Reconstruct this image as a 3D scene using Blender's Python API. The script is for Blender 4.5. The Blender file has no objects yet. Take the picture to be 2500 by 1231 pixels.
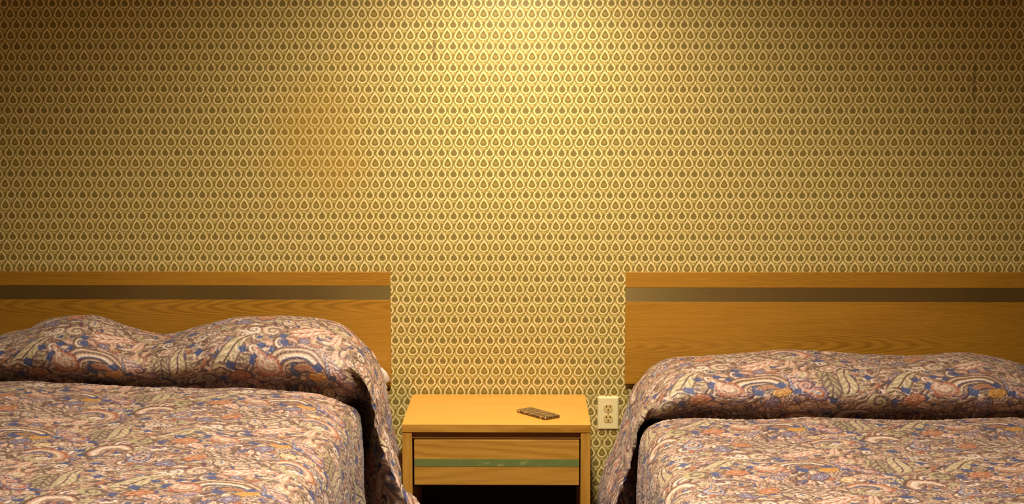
import bpy, bmesh, math, random
import numpy as np
from mathutils import Vector

scene = bpy.context.scene
COL = scene.collection
R = math.radians

# ------------------------------------------------------------------ camera
cam_d = bpy.data.cameras.new('camera')
cam_d.sensor_width = 36.0
cam_d.lens = 3600.0 / 2500.0 * 36.0
cam_d.clip_end = 50
cam = bpy.data.objects.new('camera', cam_d)
COL.objects.link(cam)
cam.location = (0.0, -5.0, 1.63)
cam.rotation_euler = (R(90 - 6.58), 0, R(0.5))
scene.camera = cam

# ------------------------------------------------------------------ world, exposure
world = bpy.data.worlds.new('room_air')
scene.world = world
world.use_nodes = True
world.node_tree.nodes['Background'].inputs[0].default_value = (1.0, 0.86, 0.70, 1)
world.node_tree.nodes['Background'].inputs[1].default_value = 0.02
vs = scene.view_settings
vs.view_transform = 'Standard'
vs.look = 'None'
vs.exposure = 0.0
vs.gamma = 1.0
vs.use_curve_mapping = False

LAMP_POS = (-0.04, -0.62, 2.24)     # hanging lamp over the nightstand
LAMP_W = 76.0
LAMP_COL = (1.0, 0.92, 0.75)
CEIL_POS = (0.0, -1.75, 2.47)       # ceiling fixture over the aisle between the beds
CEIL_W = 255.0
ROOM_X, ROOM_Y, ROOM_Z = 2.35, -6.2, 2.62


# ------------------------------------------------------------------ helpers
def lin(c):
    return tuple((v / 255 / 12.92) if v / 255 <= 0.04045 else ((v / 255 + 0.055) / 1.055) ** 2.4 for v in c)


def tag(o, label, cat, group=None):
    o['label'] = label
    o['category'] = cat
    if group:
        o['group'] = group
    return o


def empty(name, loc):
    o = bpy.data.objects.new(name, None)
    o.empty_display_size = 0.05
    COL.objects.link(o)
    o.location = loc
    return o


def link(name, me, mat=None, parent=None, kind=None):
    o = bpy.data.objects.new(name, me)
    COL.objects.link(o)
    if mat:
        me.materials.clear()
        me.materials.append(mat)
    if parent is not None:
        o.parent = parent
        # shapes are given in world coordinates: bring them into the parent's space
        loc = parent.matrix_basis.translation.copy()
        p = parent.parent
        while p is not None:
            loc += p.matrix_basis.translation
            p = p.parent
        o.location = -loc
        o.matrix_parent_inverse.identity()
    if kind:
        o['kind'] = kind
    return o


def box(name, x0, x1, y0, y1, z0, z1, mat, parent=None, bevel=0.0, kind=None, seg=2):
    bm = bmesh.new()
    bmesh.ops.create_cube(bm, size=1)
    for v in bm.verts:
        v.co = ((x0 + x1) / 2 + v.co.x * (x1 - x0), (y0 + y1) / 2 + v.co.y * (y1 - y0), (z0 + z1) / 2 + v.co.z * (z1 - z0))
    if bevel:
        bmesh.ops.bevel(bm, geom=bm.edges[:], offset=bevel, segments=seg, profile=0.5, affect='EDGES')
    me = bpy.data.meshes.new(name)
    bm.to_mesh(me)
    bm.free()
    return link(name, me, mat, parent, kind)


def lathe(name, prof, seg, mat, parent, cx, cy, smooth=True):
    """prof: list of (radius, z) in world z, around the vertical through cx, cy"""
    verts, faces = [], []
    for r, z in prof:
        for k in range(seg):
            a = 2 * math.pi * k / seg
            verts.append((cx + r * math.cos(a), cy + r * math.sin(a), z))
    for i in range(len(prof) - 1):
        for k in range(seg):
            faces.append((i * seg + k, i * seg + (k + 1) % seg, (i + 1) * seg + (k + 1) % seg, (i + 1) * seg + k))
    me = bpy.data.meshes.new(name)
    me.from_pydata(verts, [], faces)
    if smooth:
        me.polygons.foreach_set('use_smooth', [True] * len(me.polygons))
    return link(name, me, mat, parent)


# ------------------------------------------------------------------ shader maths
class S:
    """a socket (or number) with arithmetic that grows Math nodes"""
    nt = None

    def __init__(self, s):
        self.s = s

    @staticmethod
    def m(op, *a, clamp=False):
        n = S.nt.nodes.new('ShaderNodeMath')
        n.operation = op
        n.use_clamp = clamp
        for i, v in enumerate(a):
            v = v.s if isinstance(v, S) else v
            if isinstance(v, (int, float)):
                n.inputs[i].default_value = v
            else:
                S.nt.links.new(v, n.inputs[i])
        return S(n.outputs[0])

    def __add__(a, b): return S.m('ADD', a, b)
    __radd__ = __add__
    def __sub__(a, b): return S.m('SUBTRACT', a, b)
    def __rsub__(a, b): return S.m('SUBTRACT', b, a)
    def __mul__(a, b): return S.m('MULTIPLY', a, b)
    __rmul__ = __mul__
    def __truediv__(a, b): return S.m('DIVIDE', a, b)
    def __pow__(a, b): return S.m('POWER', a, b)
    def abs(a): return S.m('ABSOLUTE', a)
    def fract(a): return S.m('FRACT', a)
    def sin(a): return S.m('SINE', a)
    def min(a, b): return S.m('MINIMUM', a, b)
    def max(a, b): return S.m('MAXIMUM', a, b)
    def clamp(a): return S.m('ADD', a, 0.0, clamp=True)

    def step(a, lo, hi):
        """smooth 0..1 as a goes lo..hi"""
        n = S.nt.nodes.new('ShaderNodeMapRange')
        n.interpolation_type = 'SMOOTHSTEP'
        S.nt.links.new(a.s, n.inputs['Value'])
        if lo < hi:
            n.inputs['From Min'].default_value, n.inputs['From Max'].default_value = lo, hi
        else:
            n.inputs['From Min'].default_value, n.inputs['From Max'].default_value = hi, lo
            n.inputs['To Min'].default_value, n.inputs['To Max'].default_value = 1.0, 0.0
        return S(n.outputs[0])


def mixc(fac, a, b):
    n = S.nt.nodes.new('ShaderNodeMix')
    n.data_type = 'RGBA'
    for idx, v in ((0, fac), (6, a), (7, b)):
        v = v.s if isinstance(v, S) else v
        if isinstance(v, (int, float)):
            n.inputs[idx].default_value = v
        elif isinstance(v, tuple):
            n.inputs[idx].default_value = (*v, 1)
        else:
            S.nt.links.new(v, n.inputs[idx])
    return S(n.outputs[2])


def new_mat(name, rough=0.5, spec=0.5, metallic=0.0):
    m = bpy.data.materials.new(name)
    m.use_nodes = True
    S.nt = m.node_tree
    b = m.node_tree.nodes['Principled BSDF']
    b.inputs['Roughness'].default_value = rough
    b.inputs['Specular IOR Level'].default_value = spec
    b.inputs['Metallic'].default_value = metallic
    return m, b


def coords():
    n = S.nt.nodes.new('ShaderNodeNewGeometry')
    x = S.nt.nodes.new('ShaderNodeSeparateXYZ')
    S.nt.links.new(n.outputs['Position'], x.inputs[0])
    return S(x.outputs[0]), S(x.outputs[1]), S(x.outputs[2])


def vec(x, y, z):
    n = S.nt.nodes.new('ShaderNodeCombineXYZ')
    for i, v in enumerate((x, y, z)):
        if isinstance(v, S):
            S.nt.links.new(v.s, n.inputs[i])
        else:
            n.inputs[i].default_value = v
    return n.outputs[0]


def noise(v, scale=1.0, detail=2.0, rough=0.5, dist=0.0):
    n = S.nt.nodes.new('ShaderNodeTexNoise')
    n.inputs['Scale'].default_value = scale
    n.inputs['Detail'].default_value = detail
    n.inputs['Roughness'].default_value = rough
    n.inputs['Distortion'].default_value = dist
    S.nt.links.new(v, n.inputs['Vector'])
    return S(n.outputs[0])


def bump(bsdf, height, strength, dist):
    n = S.nt.nodes.new('ShaderNodeBump')
    n.inputs['Strength'].default_value = strength
    n.inputs['Distance'].default_value = dist
    S.nt.links.new(height.s, n.inputs['Height'])
    S.nt.links.new(n.outputs[0], bsdf.inputs['Normal'])


def setc(bsdf, c):
    if isinstance(c, tuple):
        bsdf.inputs['Base Color'].default_value = (*c, 1)
    else:
        S.nt.links.new(c.s, bsdf.inputs['Base Color'])


def plain(name, rgb, rough=0.5, spec=0.5, var=0.06, scale=30.0, metallic=0.0):
    m, b = new_mat(name, rough, spec, metallic)
    x, y, z = coords()
    n = noise(vec(x, y, z), scale, 3)
    c = lin(rgb)
    setc(b, mixc(n, tuple(v * (1 - var) for v in c), tuple(min(1, v * (1 + var)) for v in c)))
    return m


# ------------------------------------------------------------------ materials
def wallpaper():
    m, b = new_mat('wallpaper', 0.45, 0.45)
    x, y, z = coords()
    PER, PAIR = 0.0408, 0.0716
    wob = noise(vec(x, y, z), 9, 1)
    X = (x + (wob - 0.5) * 0.006 + 0.1397) / PER
    Z = (z + (wob - 0.5) * 0.004 - 1.353) / PAIR
    grain = noise(vec(x, y, z), 420, 2)

    def lattice(ox, oz, spade):
        lx = (X + (ox + 0.5)).fract() - 0.5
        lz = ((Z + (oz + 0.40)).fract() - 0.40) * (PAIR / PER)
        ax = lx.abs()
        lo = lz.min(0.0)
        up = lz.max(0.0)
        p, hh, w, bt = (1.9, 0.31, 0.255, 0.235) if spade else (1.27, 0.455, 0.27, 0.225)
        mu = ((ax / w) ** p + (up / hh) ** p) ** (1 / p)
        ml = ((lx / w) ** 2.0 + (lo / bt) ** 2.0) ** 0.5
        isup = lz.step(-0.005, 0.005)
        mm = mu * isup + ml * (1 - isup)
        return lx, lz, ax, mm

    c_bg = mixc(grain.step(0.40, 0.60), lin((200, 172, 88)), lin((154, 132, 58)))
    col = c_bg
    h = S.m('ADD', 0.0, 0.0)
    # dark nicks between neighbouring rings
    lats = [lattice(0.0, 0.0, False), lattice(0.5, 0.5, True)]
    for lx, lz, ax, mm in lats:
        nick = (ax - lz * 0.10).step(0.36, 0.47) * (lz - 0.17).abs().step(0.32, 0.10)
        col = mixc(nick * 0.80, col, lin((120, 94, 32)))
    for i, (lx, lz, ax, mm) in enumerate(lats):
        pale = ((lz + 0.47).abs() / 0.16 + ax / 0.20).step(1.1, 0.5)
        col = mixc(pale * grain.step(0.42, 0.58) * 0.8, col, lin((232, 200, 126)))
        line = (mm - 1.66).abs().step(0.16, 0.05)
        lower_right = lx.step(0.02, 0.12) * lz.step(0.10, -0.05)
        upper_left = lx.step(-0.04, -0.12) * lz.step(0.08, 0.2)
        lower_left = lx.step(-0.02, -0.12) * lz.step(0.05, -0.1) * 0.45
        col = mixc(line * (lower_right + upper_left * 0.7 + lower_left).clamp() * 0.95, col, lin((116, 90, 28)))
    for i, (lx, lz, ax, mm) in enumerate(lats):
        bead = (S.m('ARCTAN2', lx, lz - 0.02) * (9.0 if i else 11.0)).sin() * (0.09 if i else 0.06)
        ring = (mm + bead * 0.5).step(0.92, 1.12) * (mm + bead).step(1.60, 1.40)
        col = mixc(ring, col, lin((242, 213, 142)))
        h = h.max(ring)
        tri = (ax + (lz - 0.74) * 0.34).step(0.02, -0.01) * lz.step(0.42, 0.48)
        col = mixc(tri, col, lin((240, 208, 140)))
        if i == 0:
            inner = mm.step(1.06, 0.94)
            col = mixc(inner, col, lin((134, 111, 44)))
            mid = (((lx / 0.17) ** 2.0 + ((lz - 0.06) / 0.17) ** 2.0) ** 0.5).step(1.15, 0.6)
            col = mixc(mid, col, lin((166, 139, 64)))
        else:
            scal = mm + (lx * 38.0).sin().abs() * 0.14
            inner = scal.step(1.14, 0.98)
            stem = (ax - (lz - 0.2) * 0.06).step(0.085, 0.05) * lz.step(0.02, 0.06) * lz.step(0.47, 0.40)
            cleft = ax.step(0.05, 0.02) * lz.step(-0.10, -0.16)
            col = mixc((inner.max(stem)) * (1 - cleft * 0.7), col, lin((136, 114, 52)))
    # paper wear: two lifted seams and a faint yellow water stain
    seam = 0
    for sx, z0, z1 in ((-0.303, 1.66, 2.45), (1.51, 1.40, 1.70)):
        w = noise(vec(z * 0.0 + sx, 0.0, z), 14, 2)
        s = (x - sx + (w - 0.5) * 0.03).abs().step(0.009, 0.002) * z.step(z0, z0 + 0.08) * z.step(z1 + 0.05, z1) * w.step(0.40, 0.55)
        seam = s + seam
    col = mixc(seam * 0.55, col, lin((92, 68, 20)))
    sn = noise(vec(x, y, z), 5, 3)
    st = (((x + 0.70) / 0.22) ** 2.0 + ((z - 1.42) / 0.30) ** 2.0) ** 0.5 + (sn - 0.5) * 1.4
    col = mixc(st.step(1.1, 0.2) * 0.28, col, lin((196, 140, 30)))
    setc(b, col)
    big = noise(vec(x, y, z), 3.0, 1)
    bump(b, h * 0.25 + big * 12.0 + grain * 0.12, 0.30, 0.0010)
    return m


def wood(name, axis='x', light=(206, 138, 52), dark=(150, 92, 22), apex=None, rough=0.38, freq=26.0, seed=0.0, spread=0.05, contrast=1.0):
    """oak laminate: grain runs along one axis; apex=(centre, sign) nests pointed cathedral arches"""
    m, b = new_mat(name, rough, 0.4)
    x, y, z = coords()
    if axis == 'x':
        L, A, B = x, z, y
    elif axis == 'y':
        L, A, B = y, x, z
    else:
        L, A, B = z, x, y
    wob = noise(vec(L * 2.2 + seed, A * 9.0, B * 9.0), 1.0, 3, 0.55)
    fine = noise(vec(L * 7.0 + seed, A * 210.0, B * 210.0), 1.0, 4, 0.65)
    pore = noise(vec(L * 28.0 + seed, A * 620.0, B * 620.0), 1.0, 1, 0.5)
    if apex:
        c, sg = apex
        a = (A - c + (wob - 0.5) * 0.035) / spread
        f = L * (sg * 1.7) + (a * a) / (1.0 + a.abs() * 0.55) * 0.85 + wob * 0.42
    else:
        f = A * 9.0 + wob * 1.2 + L * 0.10
    band = ((f * freq).sin() * 0.5 + 0.5) ** 1.6
    amt = noise(vec(L * 1.3 + seed, A * 5.0, B * 5.0), 1.0, 1).step(0.3, 0.75)
    t = (band * (amt * 0.65 + 0.24) * contrast + (fine - 0.5) * 1.1 + (pore - 0.5) * 0.25 + 0.12).clamp()
    setc(b, mixc(t, lin(light), lin(dark)))
    bump(b, fine, 0.06, 0.0008)
    return m


def fabric_print():
    """quilted paisley print: motif colours are woven into the mesh as an attribute, nodes add the thread and the puckers"""
    m, b = new_mat('paisley_fabric', 0.40, 0.5)
    at = S.nt.nodes.new('ShaderNodeAttribute')
    at.attribute_name = 'print'
    uv = S.nt.nodes.new('ShaderNodeAttribute')
    uv.attribute_name = 'cloth_uv'
    n1 = noise(uv.outputs['Vector'], 95, 3, 0.6, 1.2)
    n2 = noise(uv.outputs['Vector'], 900, 1)
    c = mixc((n1.step(0.52, 0.36) * 0.25), S(at.outputs['Color']), lin((96, 66, 58)))
    c = mixc((n2.step(0.4, 0.8) * 0.18), c, lin((222, 190, 160)))
    setc(b, c)
    b.inputs['Sheen Weight'].default_value = 0.15
    b.inputs['Sheen Roughness'].default_value = 0.4
    bump(b, n1 + n2 * 0.06, 0.50, 0.005)
    return m


def brushed_strip():
    m, b = new_mat('brushed_bronze_strip', 0.42, 0.5, 0.85)
    x, y, z = coords()
    n = noise(vec(x * 4.0, y, z * 900.0), 1.0, 2)
    setc(b, mixc(n, lin((152, 128, 72)), lin((172, 146, 86))))
    b.inputs['Anisotropic'].default_value = 0.85
    b.inputs['Anisotropic Rotation'].default_value = 0.25
    tn = S.nt.nodes.new('ShaderNodeTangent')
    tn.direction_type = 'RADIAL'
    tn.axis = 'Z'
    S.nt.links.new(tn.outputs[0], b.inputs['Tangent'])
    return m


M = {}
M['wallpaper'] = wallpaper()
M['oak_left'] = wood('oak_headboard_a', 'x', apex=(0.868, -1), seed=3.1, contrast=0.75, freq=44, spread=0.045, light=(184, 128, 36), dark=(132, 84, 9))
M['oak_right'] = wood('oak_headboard_b', 'x', apex=(0.735, 1), seed=11.7, contrast=0.75, freq=44, spread=0.045, light=(184, 128, 36), dark=(132, 84, 9))
M['oak_top'] = wood('oak_top', 'x', seed=5.0, light=(224, 162, 66), dark=(204, 140, 46), freq=12, contrast=0.5)
M['oak_rail'] = wood('oak_rail', 'x', seed=7.4, light=(206, 148, 58), dark=(158, 104, 24), freq=20, contrast=0.8)
M['oak_side'] = wood('oak_side', 'z', seed=2.2, light=(206, 148, 58), dark=(158, 104, 24), freq=20, contrast=0.8)
M['oak_drawer'] = wood('oak_drawer', 'x', apex=(0.43, 1), seed=9.3, light=(206, 148, 58), dark=(158, 104, 24), freq=14, spread=0.05, contrast=0.6)
M['oak_inner_shaded'] = wood('oak_inner_shaded', 'x', seed=1.3, light=(104, 66, 26), dark=(76, 44, 14), freq=20, rough=0.6)  # darker copy of the oak, interior shade painted into the colour
M['oak_shaded'] = wood('oak_rail_shaded', 'x', seed=1.9, light=(150, 98, 40), dark=(112, 70, 24), freq=20, rough=0.6)  # shaded copy of the oak; the recess's shade is in its brown
M['bronze'] = brushed_strip()
M['fabric'] = fabric_print()
M['ivory'] = plain('ivory_plastic', (250, 228, 162), 0.32, 0.5, 0.015)
M['ivory_face'] = plain('ivory_receptacle', (226, 192, 116), 0.35, 0.5, 0.02)
M['slot'] = plain('slot_shadow_brown', (70, 54, 22), 0.7, 0.2)  # dark brown paints the shade inside the slots and ground holes
M['screw'] = plain('screw_metal', (200, 176, 120), 0.35, 0.5, 0.05, 200, 0.6)
M['linen'] = plain('white_linen', (236, 224, 212), 0.8, 0.2, 0.03, 120)
M['plaster'] = plain('ceiling_plaster', (222, 208, 180), 0.9, 0.1, 0.05, 60)
M['carpet'] = plain('brown_carpet', (92, 70, 50), 0.95, 0.05, 0.25, 300)
M['paint'] = plain('tan_wall_paint', (150, 126, 86), 0.8, 0.2, 0.04, 12)
M['mattress'] = plain('mattress_ticking', (220, 208, 192), 0.85, 0.1, 0.04, 80)
M['base'] = plain('bed_base_wood', (92, 62, 36), 0.6, 0.3, 0.15, 40)
M['cubby_dark'] = plain('painted_cubby_shade', (46, 32, 20), 0.7, 0.2)  # near-black colour paints the cubby's shade
M['brass'] = plain('brass', (196, 158, 84), 0.3, 0.5, 0.06, 40, 0.9)
M['shade'] = plain('cream_lamp_shade', (226, 208, 168), 0.8, 0.2, 0.03, 90)


def green_stripe():
    m, b = new_mat('green_inlay', 0.4, 0.4)
    x, y, z = coords()
    n = noise(vec(x * 18, y, z * 60), 1.0, 4, 0.6)
    scuff = noise(vec(x * 40, y, z * 90), 1.0, 3).step(0.55, 0.72) * ((x + 0.06).abs().step(0.20, 0.02))
    c = mixc(n, lin((104, 114, 58)), lin((126, 134, 72)))
    setc(b, mixc(scuff * 0.75, c, lin((160, 160, 92))))
    return m


def emit_mat(name, col, st):
    m, b = new_mat(name, 0.4)
    setc(b, col)
    b.inputs['Emission Color'].default_value = (*col, 1)
    b.inputs['Emission Strength'].default_value = st
    return m


def phone_case():
    m, b = new_mat('phone_case_print', 0.22, 0.5)
    tc = S.nt.nodes.new('ShaderNodeTexCoord')
    sp = S.nt.nodes.new('ShaderNodeSeparateXYZ')
    S.nt.links.new(tc.outputs['Object'], sp.inputs[0])
    x, y, z = (S(sp.outputs[i]) for i in range(3))
    w = noise(vec(x, y, 0.0), 45, 3, 0.6, 1.5)
    w2 = noise(vec(x + 3.0, y, 0.0), 45, 3, 0.6, 1.5)
    fx, fy = x + (w - 0.5) * 0.05, y + (w2 - 0.5) * 0.05
    s = ((fx * 110.0).sin() * (fy * 110.0).sin()).abs()
    setc(b, mixc(s.step(0.20, 0.07), lin((90, 62, 28)), lin((180, 130, 78))))
    return m


M['green'] = green_stripe()
M['bulb'] = emit_mat('bulb_glow', (1.0, 0.86, 0.66), 6.0)
M['dome'] = emit_mat('ceiling_dome_glow', (1.0, 0.88, 0.72), 3.0)
M['phone_case'] = phone_case()
M['lens'] = plain('dark_glint_glass', (22, 20, 20), 0.05, 0.8, 0.02)

# ------------------------------------------------------------------ the room
T = 0.10
box('wall_back', -ROOM_X - T, ROOM_X + T, 0, T, 0, ROOM_Z, M['wallpaper'], kind='structure')
box('wall_left', -ROOM_X - T, -ROOM_X, ROOM_Y, 0, 0, ROOM_Z, M['paint'], kind='structure')
box('wall_right', ROOM_X, ROOM_X + T, ROOM_Y, 0, 0, ROOM_Z, M['paint'], kind='structure')
box('wall_front', -ROOM_X - T, ROOM_X + T, ROOM_Y - T, ROOM_Y, 0, ROOM_Z, M['paint'], kind='structure')
box('floor', -ROOM_X - T, ROOM_X + T, ROOM_Y - T, T, -T, 0, M['carpet'], kind='structure')
box('ceiling', -ROOM_X - T, ROOM_X + T, ROOM_Y - T, T, ROOM_Z, ROOM_Z + T, M['plaster'], kind='structure')
box('baseboard_back', -ROOM_X, ROOM_X, -0.012, 0, 0, 0.09, M['base'], kind='structure', bevel=0.003)


# ------------------------------------------------------------------ lamps
def hanging_lamp():
    cx, cy, zl = LAMP_POS
    t = tag(empty('hanging_lamp', (cx, cy, ROOM_Z)), 'cream shaded lamp hanging from the ceiling above the nightstand', 'lamp')
    lathe('canopy', [(0.0, ROOM_Z - 0.025), (0.03, ROOM_Z - 0.022), (0.05, ROOM_Z - 0.008), (0.052, ROOM_Z)], 24, M['brass'], t, cx, cy)
    lathe('cord', [(0.004, ROOM_Z - 0.024), (0.004, zl + 0.155)], 8, M['brass'], t, cx, cy)
    lathe('socket', [(0.0, zl + 0.16), (0.022, zl + 0.155), (0.022, zl + 0.09), (0.016, zl + 0.085)], 16, M['brass'], t, cx, cy)
    lathe('shade', [(0.03, zl + 0.15), (0.09, zl + 0.148), (0.095, zl + 0.142), (0.17, zl + 0.002), (0.168, zl), (0.092, zl + 0.138), (0.03, zl + 0.143)], 40, M['shade'], t, cx, cy)
    lathe('bulb', [(0.014, zl + 0.09), (0.03, zl + 0.065), (0.034, zl + 0.045), (0.026, zl + 0.022), (0.0, zl + 0.012)], 20, M['bulb'], t, cx, cy)
    ld = bpy.data.lights.new('lamp_light', 'SPOT')
    ld.energy = LAMP_W
    ld.color = LAMP_COL
    ld.shadow_soft_size = 0.06
    ld.spot_size = R(180)
    ld.spot_blend = 1.0
    lo = bpy.data.objects.new('lamp_light', ld)
    COL.objects.link(lo)
    lo.parent = t
    lo.location = (0, 0, zl - 0.02 - ROOM_Z)


def ceiling_light():
    cx, cy, zl = CEIL_POS
    t = tag(empty('ceiling_light', (cx, cy, ROOM_Z)), 'frosted dome light on the ceiling above the aisle between the beds', 'lamp')
    lathe('mount', [(0.0, ROOM_Z - 0.03), (0.15, ROOM_Z - 0.03), (0.16, ROOM_Z)], 32, M['brass'], t, cx, cy)
    lathe('dome', [(0.145, ROOM_Z - 0.03), (0.13, ROOM_Z - 0.07), (0.09, ROOM_Z - 0.10), (0.0, ROOM_Z - 0.115)], 32, M['dome'], t, cx, cy)
    ld = bpy.data.lights.new('ceiling_light_glow', 'SPOT')
    ld.energy = CEIL_W
    ld.color = (1.0, 0.95, 0.84)
    ld.shadow_soft_size = 0.07
    ld.spot_size = R(158)
    ld.spot_blend = 1.0
    lo = bpy.data.objects.new('ceiling_light_glow', ld)
    COL.objects.link(lo)
    lo.parent = t
    lo.location = (0, 0, zl - ROOM_Z - 0.02)


hanging_lamp()
ceiling_light()


# ------------------------------------------------------------------ headboards
def headboard(x0, x1, z0, z1, s0, s1, mat, label):
    t = tag(empty('headboard', ((x0 + x1) / 2, 0, z0)), label, 'headboard')
    box('upper_board', x0, x1, -0.022, -0.001, s1, z1, mat, t, 0.0012)
    box('lower_board', x0, x1, -0.022, -0.001, z0, s0, mat, t, 0.0012)
    box('inlay_strip', x0, x1, -0.0212, -0.001, s0, s1, M['bronze'], t)
    return t


headboard(-1.945, -0.459, 0.592, 0.986, 0.891, 0.939, M['oak_left'], 'oak headboard with dark inlay strip, left of the nightstand behind the two-humped pillows')
headboard(0.344, 1.83, 0.600, 0.986, 0.885, 0.934, M['oak_right'], 'oak headboard with dark inlay strip, right of the nightstand above the flatter pillows')


# ------------------------------------------------------------------ nightstand, phone, outlet
def nightstand():
    x0, x1, yf, yb, zt = -0.3865, 0.2085, -0.46, -0.013, 0.5615
    th = 0.027
    t = tag(empty('nightstand', ((x0 + x1) / 2, -0.23, 0)), 'oak nightstand with green striped drawer and open shaded cubby between the beds', 'nightstand')
    # top, back corners rounded off
    bm = bmesh.new()
    ch = 0.014
    pts = [(x0, yf), (x1, yf), (x1, yb - ch), (x1 - ch * 0.3, yb - ch * 0.3), (x1 - ch, yb), (x0 + ch, yb), (x0 + ch * 0.3, yb - ch * 0.3), (x0, yb - ch)]
    lo = [bm.verts.new((px, py, zt - th)) for px, py in pts]
    hi = [bm.verts.new((px, py, zt)) for px, py in pts]
    bm.faces.new(lo[::-1])
    bm.faces.new(hi)
    for i in range(len(pts)):
        bm.faces.new((lo[i], lo[(i + 1) % 8], hi[(i + 1) % 8], hi[i]))
    bmesh.ops.bevel(bm, geom=bm.edges[:], offset=0.002, segments=2, profile=0.5, affect='EDGES')
    me = bpy.data.meshes.new('top')
    bm.to_mesh(me)
    bm.free()
    me.materials.append(M['oak_top'])
    link('top', me, M['oak_top'], t)
    box('edge_band', x0 + 0.0005, x1 - 0.0005, yf - 0.0012, yf + 0.0005, zt - th + 0.0008, zt - 0.0016, M['oak_rail'], t, 0.0004)
    sw = 0.032
    yb2 = yb - 0.012
    zb = zt - th
    box('side_panel', x0 + 0.001, x0 + sw, yf + 0.001, yb2, 0.0, zb, M['oak_side'], t, 0.0015)
    box('side_panel', x1 - sw, x1 - 0.001, yf + 0.001, yb2, 0.0, zb, M['oak_side'], t, 0.0015)
    box('back_panel', x0 + sw, x1 - sw, yb2 - 0.008, yb2, 0.03, zb, M['oak_inner_shaded'], t)
    box('rail', x0 + sw, x1 - sw, yf + 0.012, yf + 0.0205, zb - 0.022, zb - 0.0005, M['oak_shaded'], t)
    box('bottom_shelf', x0 + sw, x1 - sw, yf + 0.01, yb2 - 0.008, 0.05, 0.07, M['oak_inner_shaded'], t)
    box('cubby_shade_panel', x0 + sw + 0.0005, x1 - sw - 0.0005, yf + 0.03, yb2 - 0.009, 0.352, 0.358, M['cubby_dark'], t)  # panels added to darken the cubby's ceiling and back
    box('cubby_shade_panel', x0 + sw + 0.0005, x1 - sw - 0.0005, yb2 - 0.014, yb2 - 0.009, 0.071, 0.351, M['cubby_dark'], t)
    # drawer
    dx0, dx1, dz0, dz1 = x0 + sw + 0.006, x1 - sw - 0.004, 0.364, 0.509
    d = box('drawer', dx0, dx1, yf + 0.003, yf + 0.021, dz0, dz1, M['oak_drawer'], t, 0.0018)
    s = box('stripe', dx0 + 0.0008, dx1 - 0.0008, yf + 0.0022, yf + 0.006, 0.4245, 0.4485, M['green'], None)
    s.parent = d
    bx = box('drawer_box', dx0 + 0.012, dx1 - 0.012, yf + 0.021, yb2 - 0.03, dz0 + 0.008, dz1 - 0.02, M['oak_inner_shaded'], None)
    bx.parent = d
    return t


nightstand()


def phone():
    ztop = 0.5615
    c = Vector((0.0435, -0.327, ztop))
    t = tag(empty('mobile_phone', c), 'mobile phone in a brown and tan patterned case lying on the nightstand', 'phone')
    ang = math.atan2(-0.1125, 0.0900)
    t.rotation_euler = (0, 0, ang)

    def slab(name, L, W, z0, z1, rad, bev, mat, seg=8):
        bm = bmesh.new()
        pts = []
        for sx, sy, a0 in ((1, 1, 0), (-1, 1, 90), (-1, -1, 180), (1, -1, 270)):
            for k in range(seg + 1):
                a = R(a0 + 90 * k / seg)
                pts.append((sx * (L / 2 - rad) + rad * math.cos(a), sy * (W / 2 - rad) + rad * math.sin(a)))
        rings = []
        prof = [(-bev, z0), (-bev * 0.3, z0 + bev * 0.3), (0, z0 + bev), (0, z1 - bev), (-bev * 0.3, z1 - bev * 0.3), (-bev, z1)]
        for off, z in prof:
            ring = []
            for px, py in pts:
                fx, fy = (L / 2 + off) / (L / 2), (W / 2 + off) / (W / 2)
                ring.append(bm.verts.new((px * fx, py * fy, z)))
            rings.append(ring)
        n = len(pts)
        for a, b_ in zip(rings, rings[1:]):
            for i in range(n):
                bm.faces.new((a[i], a[(i + 1) % n], b_[(i + 1) % n], b_[i]))
        bm.faces.new(rings[0][::-1])
        bm.faces.new(rings[-1])
        me = bpy.data.meshes.new(name)
        bm.to_mesh(me)
        bm.free()
        me.polygons.foreach_set('use_smooth', [len(p.vertices) == 4 for p in me.polygons])
        me.materials.append(mat)
        o = bpy.data.objects.new(name, me)
        COL.objects.link(o)
        o.parent = t
        return o
    slab('case', 0.154, 0.068, 0.0, 0.0085, 0.013, 0.003, M['phone_case'])
    l = slab('lens', 0.010, 0.010, 0.0082, 0.0096, 0.0045, 0.0006, M['lens'])  # lens and its ring are added to carry a glint at this corner
    l.location = (0.064, -0.022, 0)
    l2 = slab('glint_ring', 0.013, 0.013, 0.0080, 0.0091, 0.006, 0.0006, M['brass'])
    l2.location = (0.064, -0.022, 0)


phone()


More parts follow.
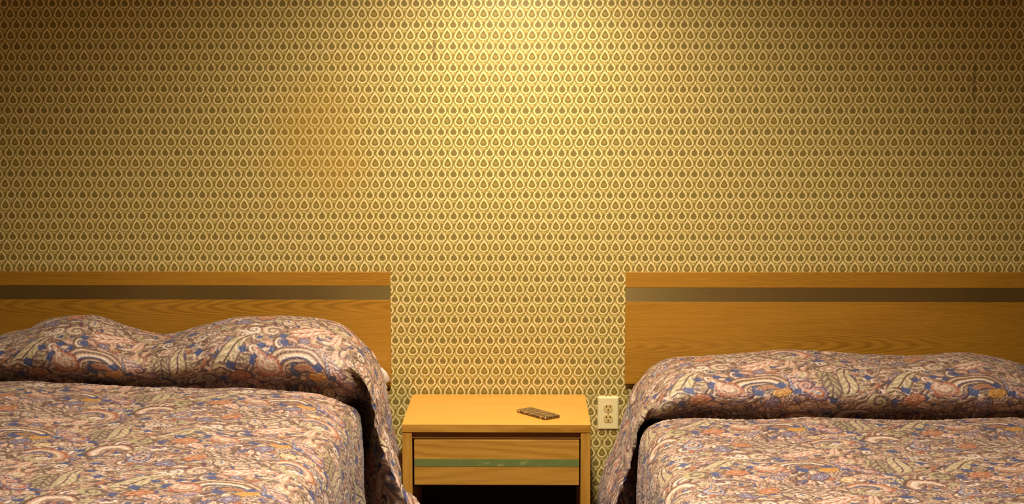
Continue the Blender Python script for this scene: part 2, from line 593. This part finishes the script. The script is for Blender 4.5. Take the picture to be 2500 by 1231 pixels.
def outlet():
    cx, cz, w, h = 0.2885, 0.4935, 0.073, 0.1165
    t = tag(empty('wall_outlet', (cx, 0, cz)), 'ivory duplex power outlet on the wallpaper right of the nightstand', 'outlet')
    y0 = -0.0065
    bm = bmesh.new()
    # plate with a sloped rim
    def ring(ins, y):
        return [bm.verts.new((cx + sx * (w / 2 - ins), y, cz + sz * (h / 2 - ins))) for sx, sz in ((-1, -1), (1, -1), (1, 1), (-1, 1))]
    rs = [ring(0, -0.0005), ring(0, -0.0025), ring(0.0035, y0 + 0.0006), ring(0.006, y0)]
    for a, b_ in zip(rs, rs[1:]):
        for i in range(4):
            bm.faces.new((a[i], a[(i + 1) % 4], b_[(i + 1) % 4], b_[i]))
    bm.faces.new(rs[-1])
    bm.faces.new(rs[0][::-1])
    me = bpy.data.meshes.new('plate')
    bm.to_mesh(me)
    bm.free()
    link('plate', me, M['ivory'], t)

    def disc(name, px, pz, rx, rz, ya, yb, mat, parent, flat=None, seg=28):
        bm = bmesh.new()
        pts = []
        for k in range(seg):
            a = 2 * math.pi * k / seg
            dx, dz = rx * math.cos(a), rx * math.sin(a)
            if flat:
                dz = max(-rz, min(rz, dz))
            else:
                dz = rz * math.sin(a)
            pts.append((px + dx, pz + dz))
        A = [bm.verts.new((u, ya, v)) for u, v in pts]
        B = [bm.verts.new((u, yb, v)) for u, v in pts]
        bm.faces.new(B)
        for i in range(seg):
            bm.faces.new((A[i], A[(i + 1) % seg], B[(i + 1) % seg], B[i]))
        bmesh.ops.recalc_face_normals(bm, faces=bm.faces[:])
        me = bpy.data.meshes.new(name)
        bm.to_mesh(me)
        bm.free()
        o = link(name, me, mat, None)
        if parent:
            o.parent = parent
            o.location = -t.location if parent is t else (0, 0, 0)
        return o
    for dz in (0.0185, -0.0185):
        zc = cz + dz
        f = disc('receptacle', cx, zc, 0.0165, 0.0135, y0 + 0.001, y0 - 0.0016, M['ivory_face'], t, flat=True)
        for dx in (-0.0064, 0.0064):
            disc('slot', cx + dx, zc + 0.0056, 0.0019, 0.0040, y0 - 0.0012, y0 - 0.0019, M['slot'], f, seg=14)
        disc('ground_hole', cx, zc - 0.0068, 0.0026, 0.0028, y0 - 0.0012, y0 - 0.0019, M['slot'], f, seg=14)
    disc('screw', cx, cz, 0.0028, 0.0028, y0 + 0.001, y0 - 0.0010, M['screw'], t, seg=16)


outlet()

# ------------------------------------------------------------------ beds and bedspreads
TU, TV = 0.645, 0.47
PAL = {k: np.array(lin(v)) for k, v in dict(
    blue=(62, 76, 120), tan=(166, 126, 98), cream=(224, 190, 158), olive=(182, 164, 118), rust=(174, 98, 66), orange=(204, 128, 72),
    plum=(104, 60, 74), grey=(158, 164, 178), brown=(98, 68, 56), pink=(208, 156, 130), gold=(214, 158, 72), taupe=(128, 100, 88),
    ivory=(240, 214, 190), red=(176, 62, 52), lilac=(150, 128, 150)).items()}


class Print:
    """paints one repeat of the paisley print on a fine grid of cloth coordinates (metres); cloth vertices look their colour up in it"""
    NU, NV = 860, 626

    def __init__(self):
        NU, NV = self.NU, self.NV
        self.gu, self.gv = np.meshgrid((np.arange(NU) + 0.5) * TU / NU, (np.arange(NV) + 0.5) * TV / NV)
        u, v = self.gu.ravel(), self.gv.ravel()
        fu, fv = 2 * math.pi / TU, 2 * math.pi / TV
        self.w1 = np.sin(u * fu * 4 + 3 * np.sin(v * fv * 2)) * 0.0015 + np.sin(v * fv * 5 + u * fu * 3) * 0.0008
        self.w2 = np.sin(v * fv * 3 + 3 * np.sin(u * fu * 3)) * 0.0015 + np.sin(u * fu * 7 - v * fv * 2) * 0.0008
        self.c = np.ones((u.size, 1)) * PAL['taupe']
        self.h = np.full(u.size, -0.3)
        self.repeat()

    def local(self, cx, cy, ang, size, reach=1.3):
        NU, NV = self.NU, self.NV
        su, sv = TU / NU, TV / NV
        i = np.arange(int((cx - size * reach) / su) - 1, int((cx + size * reach) / su) + 2)
        j = np.arange(int((cy - size * reach) / sv) - 1, int((cy + size * reach) / sv) + 2)
        idx = ((j % NV)[:, None] * NU + (i % NU)[None]).ravel()
        du = np.repeat(((i + 0.5) * su - cx)[None], len(j), 0).ravel() + self.w1[idx]
        dv = np.repeat(((j + 0.5) * sv - cy)[:, None], len(i), 1).ravel() + self.w2[idx]
        du, dv = du / size, dv / size
        ca, sa = math.cos(R(ang)), math.sin(R(ang))
        return idx, du * ca + dv * sa, -du * sa + dv * ca

    def sample(self, u, v):
        """bilinear lookup"""
        NU, NV = self.NU, self.NV
        x, y = u / TU * NU - 0.5, v / TV * NV - 0.5
        i, j = np.floor(x).astype(int), np.floor(y).astype(int)
        fx, fy = x - i, y - j
        c = np.zeros((u.size, 3))
        h = np.zeros(u.size)
        for di, dj, w in ((0, 0, (1 - fx) * (1 - fy)), (1, 0, fx * (1 - fy)), (0, 1, (1 - fx) * fy), (1, 1, fx * fy)):
            k = ((j + dj) % NV) * NU + (i + di) % NU
            c += self.c[k] * w[:, None]
            h += self.h[k] * w
        return c, h

    def stroke(self, cx, cy, ang, size, col, hi, lo, bend):
        """a small leaf-like dab with a light edge and a dark edge"""
        idx, x, y = self.local(cx, cy, ang, size, 1.1)
        yy = y - bend * x * x
        wd = 0.36 * np.sqrt(np.maximum(1 - x * x, 0)) * (1 - 0.45 * x)
        d = yy / np.maximum(wd, 0.01)
        ok = (np.abs(x) < 0.99) & (np.abs(d) < 1)
        self.put(idx, ok, col, 0.7 - np.abs(d))
        self.put(idx, ok & (d > 0.45), hi, 0.3, 0.8)
        self.put(idx, ok & (d < -0.55), lo, -0.5, 0.8)

    def put(self, idx, m, col, h=None, a=1.0):
        i = idx[m]
        self.c[i] = self.c[i] * (1 - a) + PAL[col] * a
        if h is not None:
            self.h[i] = h if np.isscalar(h) else h[m]

    def plume(self, cx, cy, ang, size, cols=('brown', 'tan', 'ivory', 'cream', 'blue', 'tan'), flip=1, sweep=200, squash=1.0):
        idx, x, y = self.local(cx, cy, ang, size)
        y = y * flip * squash
        ph = (np.degrees(np.arctan2(y, x)) + 360) % 360
        r = np.hypot(x, y)
        t = ph / sweep
        ins = t < 1.0
        outer = 1.05 - 0.25 * t
        inner = 0.22 + 0.42 * (1 - t) ** 1.4 - 0.1
        w = (r - inner) / np.maximum(outer - inner, 0.05)
        w = w * (1.0 + 0.04 * np.sin(ph / 9.0))
        n = len(cols)
        ok = ins & (w > 0) & (w < 1)
        b = np.clip((w * n).astype(int), 0, n - 1)
        for k in range(n):
            self.put(idx, ok & (b == k), cols[n - 1 - k], np.full(w.shape, 0.8) - 1.2 * np.abs((w * n) % 1 - 0.5))

    def paisley(self, cx, cy, ang, size, cols=('plum', 'grey', 'plum', 'pink', 'brown'), flip=1):
        idx, x, y = self.local(cx, cy, ang, size)
        y = y * flip
        # bend a drop: the tip curls over
        yy = y - 0.55 * np.maximum(x, 0) ** 2
        wd = np.where(x < 0, np.sqrt(np.maximum(1 - (x / 0.62) ** 2, 0)) * 0.55, 0.55 * np.maximum(1 - x / 1.05, 0) ** 0.75)
        d = np.where(wd > 0.01, np.abs(yy) / np.maximum(wd, 0.01), 9)
        dd = np.maximum(d, np.where(x < 0, np.hypot(x / 0.62, yy / 0.55), np.abs(yy) / np.maximum(wd, 0.01)))
        dd = dd + 0.07 * np.sin(14 * np.arctan2(yy, x))
        n = len(cols)
        b = np.clip((dd * n).astype(int), 0, n)
        for k in range(n):
            self.put(idx, (b == k) & (x > -0.7) & (x < 1.05), cols[n - 1 - k], 0.9 - 0.25 * k)
        # curl inside
        sp = np.hypot(x + 0.05, yy)
        a = np.arctan2(yy, x + 0.05)
        m = (dd < 0.62) & (np.sin(a - sp * 22) > 0.25)
        self.put(idx, m, 'ivory', 0.9, 0.55)

    def flower(self, cx, cy, ang, size, cols=('rust', 'orange', 'pink'), n=5):
        idx, x, y = self.local(cx, cy, ang, size)
        a = np.arctan2(y, x)
        r = np.hypot(x, y)
        e = 0.74 + 0.17 * np.abs(np.cos(a * n / 2 + 0.7 * np.sin(a + ang))) + 0.13 * np.sin(2 * a + ang * 0.1)
        d = r / e
        self.put(idx, d < 1.12, 'brown', -0.2)
        self.put(idx, d < 1.0, cols[0], 0.5)
        v = np.sin(a * n * 3 + 4 * r)
        self.put(idx, (d < 0.92) & (v > 0.0), cols[1], 0.9)
        self.put(idx, (d < 0.9) & (d > 0.72) & (v > -0.5), cols[2], 1.0)
        self.put(idx, d < 0.28, cols[2], 1.0)
        self.put(idx, (np.abs(np.sin(a * n / 2)) > 0.985) & (d < 0.9), 'brown', -0.2, 0.7)

    def leaf(self, cx, cy, ang, size, cols=('olive', 'cream', 'brown')):
        idx, x, y = self.local(cx, cy, ang, size)
        yy = y - 0.18 * np.sin(x * 2.2)
        wd = 0.34 * np.sqrt(np.maximum(1 - x * x, 0)) * (1 - 0.35 * x)
        d = np.abs(yy) / np.maximum(wd, 0.01)
        ok = np.abs(x) < 0.99
        self.put(idx, ok & (d < 1.2), cols[2], -0.1, 0.8)
        self.put(idx, ok & (d < 1.0), cols[0], 0.6)
        v = np.sin((np.abs(yy) * 1.3 + x) * 17)
        self.put(idx, ok & (d < 0.88) & (v > 0.15), cols[1], 0.9)
        self.put(idx, ok & (np.abs(yy) < 0.035), cols[2], -0.1)

    def curl(self, cx, cy, ang, size, col='cream', dark='brown', flip=1):
        idx, x, y = self.local(cx, cy, ang, size)
        y = y * flip
        r = np.hypot(x, y)
        a = np.arctan2(y, x)
        s = np.sin(a + 2.6 * np.log(np.maximum(r, 0.03)) * 2.0)
        ok = r < 1.0
        self.put(idx, ok & (s < 0.1), dark, -0.3, 0.75)
        self.put(idx, ok & (s > 0.1), col, 0.9)
        self.put(idx, r < 0.16, col, 1.0)

    def patch(self, cx, cy, ang, size):
        idx, x, y = self.local(cx, cy, ang, size)
        d = np.abs(x) + np.abs(y) * 1.2 + 0.07 * np.sin(3 * np.arctan2(y, x) + ang)
        self.put(idx, d < 1.15, 'blue', -0.9)

    def repeat(self):
        rnd = random.Random(7)
        # ground of small dabs that drift along a slow swirl
        cols = ['tan'] * 26 + ['cream'] * 12 + ['taupe'] * 18 + ['pink'] * 13 + ['olive'] * 8 + ['brown'] * 13 + ['rust'] * 4 + ['ivory'] * 4 + ['plum'] * 5 + ['lilac'] * 2 + ['blue'] * 8
        for k in range(3300):
            cx, cy = rnd.random() * TU, rnd.random() * TV
            an = 45 + 70 * math.sin(2 * math.pi * (2 * cx / TU + 0.4 * math.sin(2 * math.pi * cy / TV))) + 60 * math.sin(2 * math.pi * 2 * cy / TV) + rnd.gauss(0, 25)
            col = rnd.choice(cols)
            hi = 'cream' if col in ('tan', 'pink', 'olive', 'taupe') else ('ivory' if col == 'cream' else 'tan')
            self.stroke(cx, cy, an, rnd.uniform(0.009, 0.023), col, hi, rnd.choice(('brown', 'taupe', 'brown', 'plum')), rnd.uniform(-0.5, 0.5))
        # filler
        kinds = ['leaf', 'curl', 'flower', 'paisley', 'leaf', 'plume', 'curl', 'leaf']
        for k in range(60):
            kd = kinds[k % len(kinds)]
            cx, cy, an = rnd.random() * TU, rnd.random() * TV, rnd.random() * 360
            sz = rnd.uniform(0.016, 0.036)
            fl = rnd.choice((-1, 1))
            if kd == 'leaf':
                self.leaf(cx, cy, an, sz * 1.4, rnd.choice((('olive', 'cream', 'brown'), ('tan', 'ivory', 'brown'), ('pink', 'ivory', 'rust'), ('taupe', 'cream', 'plum'))))
            elif kd == 'curl':
                self.curl(cx, cy, an, sz * 0.8, rnd.choice(('cream', 'pink', 'ivory', 'olive', 'tan')), rnd.choice(('brown', 'taupe', 'blue')), fl)
            elif kd == 'flower':
                self.flower(cx, cy, an, sz * 0.8, rnd.choice((('rust', 'orange', 'pink'), ('tan', 'pink', 'ivory'), ('plum', 'lilac', 'grey'), ('gold', 'cream', 'ivory'))))
            elif kd == 'paisley':
                self.paisley(cx, cy, an, sz * 1.2, rnd.choice((('plum', 'grey', 'plum', 'pink', 'brown'), ('rust', 'pink', 'cream', 'rust', 'pink'), ('brown', 'cream', 'tan', 'cream', 'blue'))), fl)
            else:
                self.plume(cx, cy, an, sz * 1.4, flip=fl)
            if k % 3 == 0:
                self.patch(rnd.random() * TU, rnd.random() * TV, an, rnd.uniform(0.010, 0.019))
        for k in range(22):
            self.patch(rnd.random() * TU, rnd.random() * TV, rnd.random() * 360, rnd.uniform(0.010, 0.020))
        # the large motifs of the repeat, u from the seam, v upwards
        self.leaf(0.125, 0.30, 42, 0.085, ('olive', 'cream', 'brown'))
        self.curl(0.045, 0.195, 20, 0.036, 'olive', 'brown')
        self.plume(0.100, 0.205, 100, 0.062, ('brown', 'tan', 'cream', 'brown', 'tan'), -1, 170)
        fan = ('brown', 'tan', 'cream', 'tan', 'brown', 'tan', 'cream', 'ivory', 'cream', 'blue', 'brown', 'tan', 'cream', 'brown')
        self.plume(0.318, 0.240, 12, 0.118, fan, 1, 170, 1.25)
        self.plume(0.360, 0.232, 5, 0.060, ('brown', 'tan', 'rust', 'tan', 'rust', 'brown'), 1, 180, 1.2)
        self.plume(0.455, 0.330, 185, 0.050, ('tan', 'cream', 'olive', 'cream'), 1, 190)
        self.paisley(0.245, 0.255, 155, 0.072, ('rust', 'pink', 'tan', 'cream', 'pink'), -1)
        self.flower(0.150, 0.205, 10, 0.036, ('rust', 'orange', 'pink'))
        self.flower(0.400, 0.232, 15, 0.027, ('gold', 'orange', 'gold'), 6)
        self.paisley(0.462, 0.262, 95, 0.072, ('plum', 'grey', 'plum', 'pink', 'plum', 'pink', 'plum'), 1)
        self.leaf(0.548, 0.275, 78, 0.070, ('taupe', 'olive', 'brown'))
        self.paisley(0.505, 0.225, 135, 0.058, ('plum', 'lilac', 'rust', 'orange', 'grey'), 1)
        self.flower(0.365, 0.180, 0, 0.030, ('plum', 'lilac', 'grey'), 7)
        self.flower(0.480, 0.170, 30, 0.028, ('tan', 'pink', 'ivory'))
        self.curl(0.478, 0.262, 0, 0.024, 'pink', 'plum', -1)
        for cx, cy, s in ((0.165, 0.312, 0.015), (0.128, 0.255, 0.020), (0.33, 0.235, 0.022), (0.40, 0.268, 0.018), (0.445, 0.235, 0.015), (0.20, 0.285, 0.011), (0.55, 0.20, 0.016)):
            self.patch(cx, cy, cx * 900, s)
        # second band of large motifs
        self.plume(0.62, 0.09, 20, 0.070, ('brown', 'pink', 'ivory', 'cream', 'tan'), 1, 200)
        self.paisley(0.07, 0.045, 60, 0.062, ('plum', 'grey', 'plum', 'pink', 'brown'), 1)
        self.leaf(0.30, 0.06, -20, 0.080, ('taupe', 'cream', 'brown'))
        self.flower(0.21, 0.055, 0, 0.034, ('rust', 'orange', 'pink'), 6)
        self.plume(0.47, 0.05, 160, 0.070, ('rust', 'pink', 'cream', 'tan', 'blue'), -1, 190)
        self.flower(0.56, 0.37, 0, 0.034, ('tan', 'pink', 'ivory'), 7)
        self.leaf(0.60, 0.30, 75, 0.075, ('olive', 'cream', 'plum'))
        self.paisley(0.02, 0.40, 30, 0.055, ('brown', 'cream', 'tan', 'cream', 'blue'), -1)
        self.curl(0.25, 0.40, 0, 0.034, 'cream', 'taupe')
        self.leaf(0.37, 0.42, 15, 0.070, ('pink', 'ivory', 'rust'))
        return self


PRINT = Print()


def resample(pts, n_fine=4000):
    """centripetal-ish smooth polyline through pts, returned as a dense curve with arc length"""
    p = np.array(pts, float)
    d = np.r_[0, np.cumsum(np.hypot(*np.diff(p, axis=0).T) ** 0.8)]
    # cubic Hermite with finite-difference tangents
    tt = np.linspace(0, d[-1], n_fine)
    m = np.zeros_like(p)
    m[1:-1] = (p[2:] - p[:-2]) / (d[2:] - d[:-2])[:, None]
    m[0] = (p[1] - p[0]) / (d[1] - d[0])
    m[-1] = (p[-1] - p[-2]) / (d[-1] - d[-2])
    k = np.clip(np.searchsorted(d, tt, side='right') - 1, 0, len(p) - 2)
    h = (d[k + 1] - d[k])
    s = ((tt - d[k]) / h)[:, None]
    h = h[:, None]
    q = (2 * s**3 - 3 * s**2 + 1) * p[k] + (s**3 - 2 * s**2 + s) * h * m[k] + (-2 * s**3 + 3 * s**2) * p[k + 1] + (s**3 - s**2) * h * m[k + 1]
    L = np.r_[0, np.cumsum(np.hypot(*np.diff(q, axis=0).T))]
    return q, L


def at_len(q, L, s):
    return np.stack([np.interp(s, L, q[:, 0]), np.interp(s, L, q[:, 1])], -1)


def bedspread(xc, side, mat_half, mat_far, pil_half, pil_far, path, label, uoff, voff, wr_seed, flare=0.0, pull=0.0, keep_x=None):
    """side=+1: the aisle side lies at +x. Halves are lists (distance from bed centre, z) from centre to hem."""
    step = 0.0024
    qm, Lm = resample(mat_half)
    qp, Lp = resample(pil_half)
    qf, Lf = resample(pil_far)
    qn, Ln = resample(mat_far)
    ntop = int(1.0 * Lm[-1] / step)
    un = np.linspace(0, 1, ntop)                      # aisle half
    far_dense = np.linspace(0, 0.50, int(0.50 * Lm[-1] / step))[1:]
    far = np.r_[far_dense, np.linspace(0.50, 1, 60)[1:]]
    hem_n = 3

    def half(q, L, u):
        return at_len(q, L, u * L[-1])
    MA, PA = half(qm, Lm, un), half(qp, Lp, un)
    MF, PF = half(qn, Ln, far), half(qf, Lf, far)

    def with_hem(a):       # roll the hem back inwards so that the edge has thickness
        e = a[-1]
        ex = np.array([[e[0] - 0.004, e[1] - 0.003], [e[0] - 0.009, e[1] + 0.001], [e[0] - 0.010, e[1] + 0.02]])
        return np.r_[a, ex]
    MA, PA, MF, PF = map(with_hem, (MA, PA, MF, PF))
    lu = np.r_[un, [1.003, 1.006, 1.02]] * Lm[-1]
    lf = np.r_[far, [1.003, 1.006, 1.02]] * Lm[-1]
    flip = lambda a: a[::-1] * np.array([-1, 1])
    Mx = np.r_[flip(MF), MA]
    Px = np.r_[flip(PF), PA]
    U = np.r_[-lf[::-1], lu]
    # normals of the mattress section (outwards) for the crease inset
    tx = np.gradient(Mx, axis=0)
    tx /= np.maximum(np.hypot(tx[:, 0], tx[:, 1])[:, None], 1e-9)
    nx = np.stack([-tx[:, 1], tx[:, 0]], -1)
    # lengthwise path of (y, k, inset)
    qy, Ly = resample([(a, b * 0.2) for a, b, c in path])
    dpth = np.array(path)
    # arc parameter of control points -> inset
    ctrl = [0.0]
    for i in range(1, len(path)):
        j = np.argmin(np.hypot(qy[:, 0] - path[i][0], qy[:, 1] - path[i][1] * 0.2) + (np.arange(len(Ly)) < 0) * 9)
        ctrl.append(Ly[j])
    ctrl = np.maximum.accumulate(np.array(ctrl))
    tot = Ly[-1]
    dense0 = np.interp(-1.75, qy[::1, 0], Ly) if qy[0, 0] < -1.75 else 0
    foot_n = 40                                        # rows that hang down over the foot of the bed
    V = np.r_[np.linspace(-0.5, 0, foot_n + 1)[:-1], np.linspace(0, dense0, 45)[:-1], np.arange(dense0, tot, step)]
    yk = at_len(qy, Ly, np.maximum(V, 0))
    ins = np.interp(V, ctrl, dpth[:, 2])
    yy, kk = yk[:, 0], yk[:, 1] / 0.2
    nv, nu = len(V), len(U)
    kk2 = kk[:, None, None]
    XZ = Mx[None] * (1 - kk2) + Px[None] * kk2 - nx[None] * ins[:, None, None]
    X = XZ[:, :, 0] * side + xc
    Z = XZ[:, :, 1]
    hang = np.clip(-V, 0, None)
    Z = np.minimum(Z, np.where(hang > 0, Mx[:, 1].max() - hang, 9.0)[:, None])
    Y = np.repeat((yy - np.where(hang > 0, 0.012 + 0.05 * hang, 0.0))[:, None], nu, 1)
    UU = np.repeat(U[None], nv, 0)
    # aisle side: the flap lies back behind the pillow front, its lower front corner swings out and forward
    on_side = np.clip((U - 0.62) / 0.12, 0, 1)[None] ** 1.5
    sm = np.clip((0.70 - kk) / 0.22, 0, 1)
    past = np.clip((V - V[np.argmax(yy > path[4][0])]) / 0.07, 0, 1)
    fold = (sm * sm * (3 - 2 * sm) * past * (kk < 0.9))[:, None] * (np.arange(nv) <= np.argmax(kk))[:, None]
    low = np.clip((0.54 - Z) / 0.24, 0, 1) ** 1.3
    front = np.where(yy < -0.15, np.clip((kk - 0.50) / 0.18, 0, 1) * np.clip((1.04 - kk) / 0.16, 0, 1), 0)[:, None]
    Y = Y + on_side * fold * 0.17 * (1 - 0.3 * low) - on_side * front * low * flare * 1.6
    X = X + side * on_side * front ** 2 * low * flare
    back = np.clip((Y + 0.19) / 0.09, 0, 1)
    X = X - side * on_side * back * pull
    VV = np.repeat(V[:, None], nu, 1)
    # slack: the cloth sags and puckers a little
    rs = np.random.RandomState(wr_seed)
    W = np.zeros_like(X)
    for i in range(14):
        f = rs.uniform(6, 26)
        a = rs.uniform(0, 6.28)
        W += np.sin(f * (UU * math.cos(a) + VV * math.sin(a)) * 1.6 + rs.uniform(0, 6.28)) * 0.014 / f
    down = np.clip((np.abs(UU) - 0.62) / 0.25, 0, 1)
    W += down * 0.006 * np.sin(VV * 38 + 1.5 * np.sin(UU * 9)) * np.clip((-Y - 0.42) / 0.1, 0, 1)
    # pleats that run from the tuck up over the pillow corner
    pk = np.clip(kk, 0, 1)[:, None] * np.clip(1.15 - kk, 0, 1)[:, None]
    W += pk * 0.010 * np.sin(UU * 55 + 6 * np.sin(UU * 7) + VV * 14) * np.clip((UU - 0.30) / 0.25, 0.15, 1)
    pu, pv = (UU * side + uoff).ravel(), (VV + voff).ravel()
    pc, ph = PRINT.sample(pu, pv)
    qu = np.sin(UU * 210 + 5 * np.sin(VV * 90)) * np.sin(VV * 230 + 5 * np.sin(UU * 80))
    H = W + ph.reshape(nv, nu) * 0.0011 + qu * 0.0008
    P = np.stack([X, Y, Z], -1)
    gu = np.gradient(P, axis=1)
    gv = np.gradient(P, axis=0)
    N = np.cross(gu, gv)
    N /= np.maximum(np.linalg.norm(N, axis=-1, keepdims=True), 1e-9)
    N *= side
    P = P + N * H[..., None]
    P[..., 1] = np.minimum(P[..., 1], -0.027)
    if keep_x is not None:         # the flap rests against the nightstand's side instead of passing through it
        near = P[..., 1] > -0.474
        P[..., 0] = np.where(near, np.minimum(P[..., 0], keep_x), P[..., 0])
    verts = P.reshape(-1, 3)
    a = (np.arange(nv - 1)[:, None] * nu + np.arange(nu - 1)[None]).ravel()
    quads = np.stack([a, a + 1, a + nu + 1, a + nu], -1)
    if side < 0:
        quads = quads[:, ::-1]
    me = bpy.data.meshes.new('bedspread')
    me.vertices.add(len(verts))
    me.vertices.foreach_set('co', verts.astype(np.float32).ravel())
    me.loops.add(quads.size)
    me.loops.foreach_set('vertex_index', quads.astype(np.int32).ravel())
    me.polygons.add(len(quads))
    me.polygons.foreach_set('loop_start', np.arange(0, quads.size, 4, dtype=np.int32))
    me.polygons.foreach_set('use_smooth', np.ones(len(quads), dtype=bool))
    me.update(calc_edges=True)
    ca = me.color_attributes.new('print', 'FLOAT_COLOR', 'POINT')
    ca.data.foreach_set('color', np.c_[pc * 0.90, np.ones(len(verts))].astype(np.float32).ravel())
    va = me.attributes.new('cloth_uv', 'FLOAT_VECTOR', 'POINT')
    va.data.foreach_set('vector', np.c_[pu, pv, np.zeros(len(verts))].astype(np.float32).ravel())
    o = link('bedspread', me, M['fabric'])
    return tag(o, label, 'bedspread', 'paisley bedspreads')


def bed(xc, w, ztop, label):
    t = tag(empty('bed', (xc, -1.05, 0)), label, 'bed', 'double beds')
    y0, y1 = -2.02, -0.05
    box('mattress', xc - w / 2, xc + w / 2, y0, y1, 0.30, ztop, M['mattress'], t, 0.04, seg=4)
    box('box_spring', xc - w / 2, xc + w / 2, y0, y1, 0.12, 0.30, M['mattress'], t, 0.01)
    for sx in (-1, 1):
        for yy in (y0 + 0.15, y1 - 0.15):
            box('leg', xc + sx * (w / 2 - 0.12) - 0.025, xc + sx * (w / 2 - 0.12) + 0.025, yy - 0.025, yy + 0.025, 0.0, 0.12, M['base'], t, 0.003)


# left bed: two pillows under the spread make two humps
XL = -1.20
bed(XL, 1.18, 0.565, 'left double bed under the paisley bedspread with two pillow humps')
matL = [(0, .680), (.18, .681), (.36, .677), (.50, .669), (.575, .657), (.62, .643), (.650, .624), (.672, .594), (.683, .552), (.688, .47), (.692, .36), (.700, .24), (.712, .12)]
pilL = [(0, .790), (.066, .800), (.134, .827), (.216, .851), (.311, .862), (.418, .860), (.50, .851), (.58, .828), (.646, .787), (.693, .742), (.722, .694),
        (.740, .637), (.748, .568), (.762, .48), (.780, .41), (.792, .35), (.798, .300)]
pilLf = [(0, .790), (.055, .797), (.122, .818), (.202, .851), (.283, .861), (.378, .848), (.447, .821), (.53, .799), (.60, .76), (.65, .70), (.685, .63), (.70, .55), (.71, .42), (.72, .25)]
pathL = [(-2.04, 0.0, 0.0), (-1.6, 0.0, 0.0), (-1.0, 0.0, 0.0), (-0.60, 0.0, 0.0), (-0.46, 0.0, 0.003), (-0.405, -0.02, 0.020), (-0.325, 0.0, 0.070), (-0.345, 0.12, 0.035), (-0.415, 0.24, 0.005),
         (-0.432, 0.38, 0.0), (-0.424, 0.56, 0.0), (-0.392, 0.75, 0.0), (-0.335, 0.90, 0.0), (-0.27, 0.98, 0.0), (-0.20, 1.0, 0.0), (-0.13, 0.95, 0.0), (-0.075, 0.82, 0.0), (-0.045, 0.66, 0.0)]
matLf = [(0, .680), (.18, .691), (.36, .699), (.48, .700), (.57, .685), (.635, .64), (.672, .57), (.686, .47), (.692, .36), (.700, .24), (.712, .12)]
bedspread(XL, 1, matL, matLf, pilL, pilLf, pathL, 'paisley bedspread left of the nightstand, tucked under two humped pillows', -0.148, 0.283, 4, 0.085, 0.045, -0.3885)

# right bed: flatter pillows, spread lies lower
XR = 1.055
bed(XR, 1.20, 0.50, 'right double bed under the paisley bedspread with low flat pillows')
matR = [(0, .600), (.20, .600), (.40, .601), (.54, .601), (.62, .594), (.660, .578), (.688, .546), (.700, .50), (.703, .42), (.706, .30), (.715, .12)]
pilR = [(0, .734), (.10, .738), (.227, .740), (.36, .733), (.468, .727), (.561, .718), (.615, .697), (.650, .665), (.675, .627), (.700, .565),
        (.720, .49), (.742, .425), (.775, .365), (.800, .30), (.815, .22), (.822, .14)]
pilRf = [(0, .734), (.10, .728), (.20, .731), (.32, .736), (.40, .735), (.47, .722), (.57, .704), (.63, .68), (.665, .64), (.69, .56), (.70, .42), (.715, .16)]
pathR = [(-2.04, 0.0, 0.0), (-1.6, 0.0, 0.0), (-1.0, 0.0, 0.0), (-0.66, 0.0, 0.0), (-0.525, 0.0, 0.003), (-0.475, -0.02, 0.020), (-0.395, 0.0, 0.065), (-0.415, 0.13, 0.030), (-0.485, 0.25, 0.005),
         (-0.502, 0.40, 0.0), (-0.492, 0.60, 0.0), (-0.448, 0.80, 0.0), (-0.385, 0.92, 0.0), (-0.31, 0.99, 0.0), (-0.23, 1.0, 0.0), (-0.14, 0.96, 0.0), (-0.08, 0.84, 0.0), (-0.045, 0.70, 0.0)]
bedspread(XR, -1, matR, matR, pilR, pilRf, pathR, 'paisley bedspread right of the nightstand, lying low over flat pillows', 0.000, 0.295, 9, 0.0, 0.0)


# ------------------------------------------------------------------ pillows
def pillow(xc, yc, zc, lx, ly, lz, label, nu=36, nv=18, tilt=0.0, corner=0.0):
    verts, faces = [], []
    for sgn in (1, -1):
        for j in range(nv + 1):
            for i in range(nu + 1):
                a, b_ = -1 + 2 * i / nu, -1 + 2 * j / nv
                k = max(0.0, (1 - a ** 4) * (1 - b_ ** 4)) ** 0.5
                px = a * (1 - 0.05 * (1 - b_ * b_)) * lx / 2
                py = b_ * (1 - 0.06 * (1 - a * a)) * ly / 2
                verts.append((px, py, sgn * k * lz / 2))
        o = 0 if sgn == 1 else (nu + 1) * (nv + 1)
        for j in range(nv):
            for i in range(nu):
                q = (o + j * (nu + 1) + i, o + j * (nu + 1) + i + 1, o + (j + 1) * (nu + 1) + i + 1, o + (j + 1) * (nu + 1) + i)
                faces.append(q if sgn == 1 else q[::-1])
    me = bpy.data.meshes.new('pillow')
    me.from_pydata(verts, [], faces)
    bm = bmesh.new()
    bm.from_mesh(me)
    bmesh.ops.remove_doubles(bm, verts=bm.verts[:], dist=0.0005)
    bm.to_mesh(me)
    bm.free()
    me.polygons.foreach_set('use_smooth', [True] * len(me.polygons))
    o = link('pillow', me, M['linen'])
    o.location = (xc, yc, zc)
    o.rotation_euler = (0, tilt, 0)
    return tag(o, label, 'pillow')


pillow(-0.750, -0.105, 0.668, 0.60, 0.145, 0.15, 'white pillow corner poking out from the left bedspread by the headboard', tilt=R(10))
